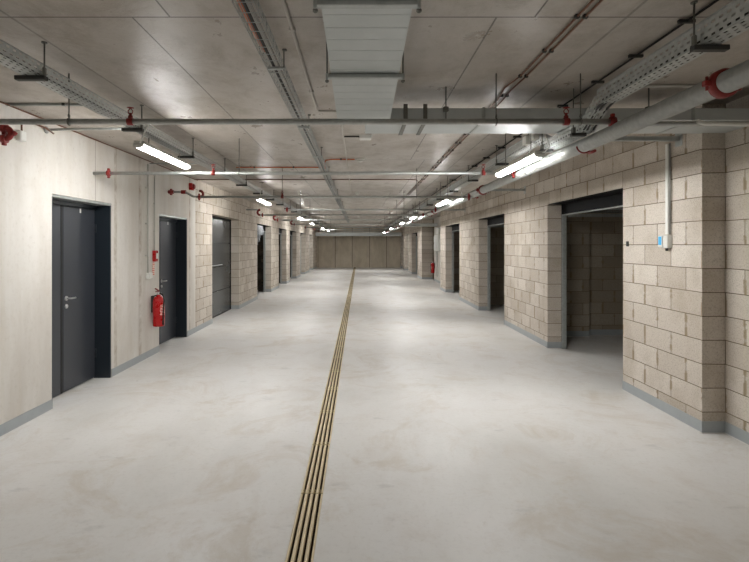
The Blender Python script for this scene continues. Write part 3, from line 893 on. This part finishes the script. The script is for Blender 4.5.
conduit([(-.50, 7.3, 2.74), (-.50, 7.1, zc), (-.46, 6.86, zc), (-.38, 6.8, zc), (-.06, 6.8, zc)], .009, M['orange'], 'orange conduit from the basket to the round smoke detector',
        [(-.25, 6.8, CZ - .011, .012, .014, .0108)])
conduit([(-2.955, 1.0, CZ - .02), (-2.955, 9.0, CZ - .02)], .007, M['brown'], 'brown conduit in the corner above the left doors')
conduit([(-2.985, 4.15, zc), (-2.2, 4.15, zc)], .011, M['galv'], 'grey conduit on the ceiling above the near left door', [(-2.5, 4.15, CZ - .011, .012, .016, .0108)])
conduit([(1.95, 3.66, zc), (2.9, 3.66, zc)], .012, M['grey_plastic'], 'pale conduit across the ceiling at upper right')
conduit([(2.3, 3.33, 2.44), (2.35, 3.33, 2.425), (2.6, 3.33, 2.42), (3.11, 3.33, 2.425)], .014, M['white_plastic'], 'white hose behind the main pipe at right')
conduit([(1.95, 3.64, 2.50), (3.11, 3.64, 2.50)], .019, M['galv_pipe'], 'grey pipe running beside the crossing duct at right')
# vertical runs on the left wall
XW = XL + .014
conduit([(XW + .02, 6.86, 2.735), (XW + .02, 6.86, 1.21)], .012, M['grey_plastic'], 'grey conduit dropping to the white socket by the second door',
        [(XL + .02, 6.86, z, .02, .018, .008) for z in (2.4, 1.9, 1.45)], M['grey_plastic'])
conduit([(-1.99, 6.86, 2.74), (-2.93, 6.86, 2.74)], .010, M['galv'], 'short conduit from the left tray to the wall')
conduit([(XW, 7.13, 2.62), (XW, 7.13, 1.52)], .008, M['grey_plastic'], 'thin conduit dropping to the red call point', [(XL + .012, 7.13, z, .012, .012, .006) for z in (2.2, 1.8)], M['grey_plastic'])

# ------------------------------------------------------------------ ceiling devices
o = thing('ceiling_box', (.07, 5.37, CZ), 'square white box on the ceiling behind the nearest pipe', 'ceiling box')
mb = MB(); mb.bbox(.005, .135, 5.32, 5.42, CZ - .045, CZ - .004, .008); mb.build('box_cover', M['white_plastic'], o)
mb = MB(); mb.bbox(.0, .14, 5.315, 5.425, CZ - .01, CZ - .0005, .002); mb.build('base_plate', M['white_plastic'], o)
det0 = thing('smoke_detector', (.02, 6.8, CZ), 'round white smoke detector at the end of the orange conduit', 'smoke detector', 'smoke detectors')
mb = MB(); mb.lathe((.02, 6.8, CZ), [(.052, -.018), (.056, -.012), (.056, 0)], 24); mb.build('detector_base', M['white_plastic'], det0)
mb = MB(); mb.lathe((.02, 6.8, CZ), [(.018, -.050), (.034, -.046), (.042, -.034), (.042, -.018)], 24); mb.build('sensor_head', M['white_plastic'], det0)
mb = MB(); mb.lathe((.02, 6.8, CZ - .035), [(.0425, -.0015), (.0425, .0015)], 24); mb.build('vent_ring', M['dark_steel'], det0)
dup(det0, (-.04, 11.2, CZ), 'round white smoke detector at the end of the white conduit')
dup(det0, (-.02, 15.8, CZ), 'third round smoke detector down the ceiling centre')
dup(det0, (-.02, 20.5, CZ), 'fourth and farthest smoke detector down the ceiling centre')

# ------------------------------------------------------------------ batten lamps
lamp0 = thing('batten_lamp', (0, 0, 2.44), 'x', 'lamp', 'batten lamps')
def lamp_mesh(o, top=2.585):
    L = .6
    prof = []
    for i in range(13):
        a = math.pi + math.pi * i / 12
        prof.append((.045 * math.cos(a), 2.474 + .024 * math.sin(a)))
    prof += [(.044, 2.478), (-.044, 2.478)]
    mb = MB(); mb.prism(prof, -L + .012, L - .012, True); mb.build('diffuser', M['lit'], o)['label'] = 'glowing white diffuser'
    mb = MB(); mb.bbox(-.046, .046, -L + .005, L - .005, 2.476, 2.512, .008); mb.build('housing', M['grey_plastic'], o)
    for s in (-1, 1):
        mb = MB()
        p2 = [(x * 1.04, 2.474 + (z - 2.474) * 1.05) for x, z in prof]
        mb.prism(p2, s * (L - .012), s * L); mb.build('end_cap', M['white_plastic'], o)
        mb = MB(); mb.bbox(-.03, .03, s * .38 - .012, s * .38 + .012, 2.510, 2.516, .002); mb.tube([(0, s * .38, 2.512), (0, s * .38, top)], .004, 8)
        mb.build('hanger', M['rod'], o)
    mb = MB(); mb.tube([(.02, -L + .06, 2.50), (.03, -L - .02, 2.49), (.062, -L - .05, 2.53), (.064, -L - .0, 2.60), (.064, -L + .06, 2.66)], .006, 8)
    mb.build('supply_cable', M['white_plastic'], o)
lamp_mesh(lamp0)
left_l = [(4.88, 'lit batten lamp under the left tray, nearest the camera'), (9.9, 'second lit batten lamp on the left, by the third door'),
          (16.0, 'third lit batten lamp down the left row'), (20.2, 'fourth lit batten lamp down the left row'),
          (25.6, 'fifth lit batten lamp down the left row'), (30.2, 'last lit batten lamp of the left row by the far duct')]
right_l = [(4.80, 'lit batten lamp beside the main pipe, nearest on the right'), (8.95, 'second lit batten lamp beside the main pipe on the right'),
           (13.9, 'third lit batten lamp down the right row'), (17.4, 'fourth lit batten lamp down the right row'),
           (23.1, 'fifth lit batten lamp down the right row'), (30.0, 'last lit batten lamp of the right row by the far duct')]
lamp0.location = (-1.93, left_l[0][0], 2.44); lamp0['label'] = left_l[0][1]
for y, lab in left_l[1:]: dup(lamp0, (-1.93, y, 2.44), lab)
lamp1 = thing('batten_lamp', (0, 0, 2.44), 'x', 'lamp', 'batten lamps')
lamp_mesh(lamp1, 2.90)
lamp1.location = (1.55, right_l[0][0], 2.34); lamp1['label'] = right_l[0][1]
for y, lab in right_l[1:]: dup(lamp1, (1.55, y, 2.34), lab)

# junction boxes by the near right lamp
for i, (y, lab) in enumerate(((4.62, 'grey junction box on the right tray just before the lamp'), (4.84, 'second grey junction box on the right tray above the lamp'))):
    o = thing('junction_box', (1.66, y, 2.60), lab, 'junction box', 'junction boxes on the right tray')
    mb = MB(); mb.bbox(1.635, 1.678, y - .05, y + .05, 2.585, 2.675, .005); mb.build('box_body', M['grey_plastic'], o)
    mb = MB(); mb.bbox(1.628, 1.636, y - .046, y + .046, 2.589, 2.671, .003); mb.build('box_lid', M['white_plastic'], o)

# ------------------------------------------------------------------ wall devices
def extinguisher(c, face, label):
    """c: axis foot point; face: direction from the wall into the room along x"""
    x, y, z = c
    o = thing('fire_extinguisher', c, label, 'fire extinguisher', 'fire extinguishers')
    mb = MB(); mb.lathe((x, y, z), [(.062, 0), (.078, .006), (.080, .03), (.080, .36), (.074, .395), (.055, .425), (.030, .44), (.026, .455)], 28)
    mb.build('cylinder_body', M['red_gloss'], o)
    mb = MB(); mb.tube([(x + .0805 * math.cos(a), y + .0805 * math.sin(a), z) for a in (0,)] * 1 + [(x, y, z + .002)], .01, 6) if False else None
    mb = MB()
    vs = []; fs = []; n = 10
    for k in range(n + 1):
        a = (-.45 if face > 0 else -2.7) - .5 + 1.0 * k / n
        for zz in (.17, .32): vs.append((x + .0812 * math.cos(a), y + .0812 * math.sin(a), z + zz))
        for zz in (.32, .17): vs.append((x + .0795 * math.cos(a), y + .0795 * math.sin(a), z + zz))
    for k in range(n):
        for q in range(4):
            q2 = (q + 1) % 4
            fs.append((k * 4 + q, k * 4 + q2, (k + 1) * 4 + q2, (k + 1) * 4 + q))
    mb.add(vs, fs)
    mb.build('label_band', M['white_band'], o)['label'] = 'red and white instruction label'
    mb = MB(); mb.lathe((x, y, z + .452), [(.024, 0), (.024, .03), (.016, .034), (.016, .05)], 16)
    vl = mb.build('valve', M['steel_handle'], o)
    mb = MB()
    mb.bbox(x - .012, x + .012, y - .10, y + .02, z + .500, z + .511); 
    vs = [(x - .012, y - .02, z + .51), (x + .012, y - .02, z + .51), (x - .012, y - .11, z + .545), (x + .012, y - .11, z + .545),
          (x - .012, y - .02, z + .522), (x + .012, y - .02, z + .522), (x - .012, y - .11, z + .557), (x + .012, y - .11, z + .557)]
    mb.add(vs, [(0, 2, 3, 1), (4, 5, 7, 6), (0, 1, 5, 4), (2, 6, 7, 3), (0, 4, 6, 2), (1, 3, 7, 5)])
    mb.build('squeeze_handle', M['red_paint'], vl)
    mb = MB(); mb.lathe((x + face * .026, y, z + .47), [(.014, 0), (.014, .012)], 14, 'x'); mb.build('pressure_gauge', M['white_plastic'], vl)
    mb = MB()
    mb.tube([(x + face * .02, y - .01, z + .475), (x + face * .07, y - .03, z + .46), (x + face * .095, y - .045, z + .38), (x + face * .085, y - .05, z + .22), (x + face * .083, y - .05, z + .08)], .010, 10)
    hs = mb.build('hose', M['black_cable'], o)
    mb = MB(); mb.tube([(x + face * .083, y - .05, z + .09), (x + face * .083, y - .05, z + .03)], .013, 10)
    mb.build('nozzle', M['black_cable'], hs)
    mb = MB(); mb.bbox(x - face * .075, x - face * .10, y - .03, y + .03, z + .20, z + .44)
    mb.tube([(x - face * .08, y, z + .43), (x - face * .02, y, z + .45)], .008, 8)
    mb.build('wall_hook', M['dark_steel'], o)
t = NT('extinguisher_label'); p, nrm = t.pos(); x_, y_, z_ = t.sep(p)
line = t.math('LESS_THAN', t.math('FRACT', t.math('MULTIPLY', z_, 45.0)), 0.5)
txt = t.math('MULTIPLY', line, t.math('GREATER_THAN', t.noise(t.mapv(p, (160, 160, 30)), 1.0, 2, 0.5), 0.45))
M['white_band'] = t.set(color=t.mix(txt, srgb(200, 30, 28), srgb(236, 226, 216)), rough=0.4)
extinguisher((-2.885, 7.06, .43), 1, 'red fire extinguisher on the left wall beside the second door')
extinguisher((3.26, 21.72, .36), -1, 'red fire extinguisher on the recessed wall at the right')

o = thing('call_point', (XL + .03, 7.13, 1.36), 'red call point on the left wall above the extinguisher', 'call point')
mb = MB(); mb.bbox(XL, XL + .05, 7.085, 7.175, 1.36, 1.52, .006); mb.build('box_body', M['red_gloss'], o)
mb = MB(); mb.bbox(XL + .05, XL + .056, 7.10, 7.16, 1.40, 1.48, .003); mb.build('push_panel', M['white_plastic'], o)
t = NT('notice_print'); p, nrm = t.pos(); x_, y_, z_ = t.sep(p)
line = t.math('LESS_THAN', t.math('FRACT', t.math('MULTIPLY', z_, 36.0)), 0.55)
txt = t.math('MULTIPLY', line, t.math('GREATER_THAN', t.noise(t.mapv(p, (1, 70, 12)), 1.0, 2, 0.5), 0.44))
M['notice'] = t.set(color=t.mix(txt, srgb(226, 206, 190), srgb(206, 74, 50)), rough=0.5)
mb = MB(); mb.box(XL, XL + .003, 7.09, 7.16, 1.16, 1.345)
mb.solo('notice', M['notice'], 'small red printed notice below the call point', 'sign')
o = thing('wall_socket', (XL + .03, 6.95, 1.10), 'white wall socket on the left wall below the grey conduit', 'socket')
mb = MB(); mb.bbox(XL, XL + .05, 6.86, 6.98, 1.12, 1.21, .008); mb.build('socket_body', M['white_plastic'], o)
mb = MB(); mb.bbox(XL + .05, XL + .058, 6.87, 6.97, 1.13, 1.20, .004); mb.build('socket_lid', M['white_plastic'], o)
o = thing('alarm_sounder', (XL + .04, 8.67, 2.6), 'red alarm box high on the wall above the second door', 'alarm')
mb = MB(); mb.bbox(XL, XL + .06, 8.60, 8.73, 2.57, 2.69, .01); mb.build('sounder_body', M['red_gloss'], o)
mb = MB(); mb.lathe((XL + .06, 8.665, 2.63), [(.045, 0), (.045, .02), (.03, .032)], 18, 'x'); mb.build('sounder_horn', M['red_paint'], o)
o = thing('wall_lamp_box', (XL + .04, 4.30, 2.53), 'small white junction box with a cable loop at the left edge', 'junction box')
mb = MB(); mb.bbox(XL, XL + .05, 4.26, 4.34, 2.51, 2.60, .008); mb.build('box_body', M['white_plastic'], o)
mb = MB(); mb.tube([(XL + .03, 4.30, 2.60), (XL + .03, 4.30, 2.66), (XL + .05, 4.38, 2.70), (XL + .05, 4.6, 2.70), (XL + .03, 4.75, 2.68)], .008, 8); mb.build('cable_loop', M['brown'], o)

# trunking and switch box on the near right pillar
o = thing('cable_trunking', (XR - .02, 4.66, 1.7), 'grey trunking dropping down the near right pillar to the switch box', 'trunking')
mb = MB(); mb.bbox(XR - .028, XR, 4.59, 4.63, 1.70, 2.55, .003); mb.build('trunking_channel', M['white_plastic'], o)
mb = MB(); mb.tube([(XR - .018, 4.575, 2.55), (XR - .018, 4.575, 1.70)], .008, 8); mb.build('conduit_tube', M['grey_cable'], o)
o = thing('switch_box', (XR - .03, 4.68, 1.56), 'white switch box with blue sticker on the near right pillar', 'switch box')
mb = MB(); mb.bbox(XR - .05, XR, 4.565, 4.69, 1.57, 1.69, .006); mb.build('box_body', M['white_plastic'], o)
mb = MB(); mb.bbox(XR - .062, XR - .05, 4.625, 4.685, 1.58, 1.685, .002); mb.build('cover_plate', M['white_plastic'], o)
mb = MB(); mb.add([(XR - .0625, 4.63, 1.60), (XR - .0625, 4.68, 1.60), (XR - .0625, 4.68, 1.68), (XR - .0625, 4.63, 1.68), (XR - .0615, 4.63, 1.60), (XR - .0615, 4.68, 1.60), (XR - .0615, 4.68, 1.68), (XR - .0615, 4.63, 1.68)],
                  [(0, 1, 2, 3), (4, 7, 6, 5), (0, 4, 5, 1), (1, 5, 6, 2), (2, 6, 7, 3), (3, 7, 4, 0)])
mb.build('sticker', M['blue_white'] if 'blue_white' in M else M['blue'], o)['label'] = 'blue sticker'
mb = MB(); mb.tube([(XR - .025, 4.61, 1.575), (XR - .025, 4.61, 1.545)], .012, 10); mb.build('cable_gland', M['dark_steel'], o)
mb = MB(); mb.bbox(XR - .012, XR, 5.30, 5.34, 1.585, 1.64, .003)
mb.solo('door_sensor', M['dark_steel'], 'small dark sensor at the edge of the near right bay', 'sensor')

# recess on the right: cabinet, trunking
o = thing('electrical_cabinet', (3.28, 20.3, 1.35), 'white electrical cabinet on the recessed wall at the right', 'cabinet')
mb = MB(); mb.bbox(3.20, 3.35, 19.9, 20.9, 1.35, 2.02, .01); mb.build('cabinet_body', M['white_plastic'], o)
mb = MB(); mb.bbox(3.185, 3.20, 19.93, 20.87, 1.38, 1.99, .005); mb.build('cabinet_door', M['white_plastic'], o)
mb = MB(); mb.bbox(3.175, 3.185, 20.80, 20.83, 1.62, 1.72, .003); mb.build('handle', M['dark_steel'], o)
mb = MB(); mb.bbox(3.24, 3.36, 20.1, 20.7, 2.06, 2.32, .01)
mb.solo('cable_box', M['white_plastic'], 'smaller pale box above the electrical cabinet', 'box')
mb = MB(); mb.bbox(3.31, 3.36, 20.9, 21.25, .25, 1.33, .004)
mb.solo('wall_panel', M['grey_plastic'], 'narrow grey panel on the wall below the electrical cabinet', 'panel')

# plastic film bunched under the header of the second left bay
mb = MB()
nu, nv = 36, 14
vs = []; fs = []
for i in range(nu + 1):
    for j in range(nv + 1):
        u = i / nu; v = j / nv
        yy = 14.45 + 1.1 * u
        zz = 2.21 - v * (.62 - .45 * u + .05 * math.sin(u * 9)) 
        xx = -3.06 + .05 * math.sin(u * 38 + v * 3) * (0.3 + v) + .02 * math.sin(u * 91 + 5 * v)
        vs.append((xx, yy, zz))
for i in range(nu):
    for j in range(nv):
        a = i * (nv + 1) + j
        fs.append((a, a + 1, a + nv + 2, a + nv + 1))
mb.add(vs, fs, True)
o = mb.solo('plastic_sheet', M['film'], 'crumpled clear plastic film hanging in the second left bay', 'plastic sheet')
sm = o.modifiers.new('thickness', 'SOLIDIFY'); sm.thickness = .001
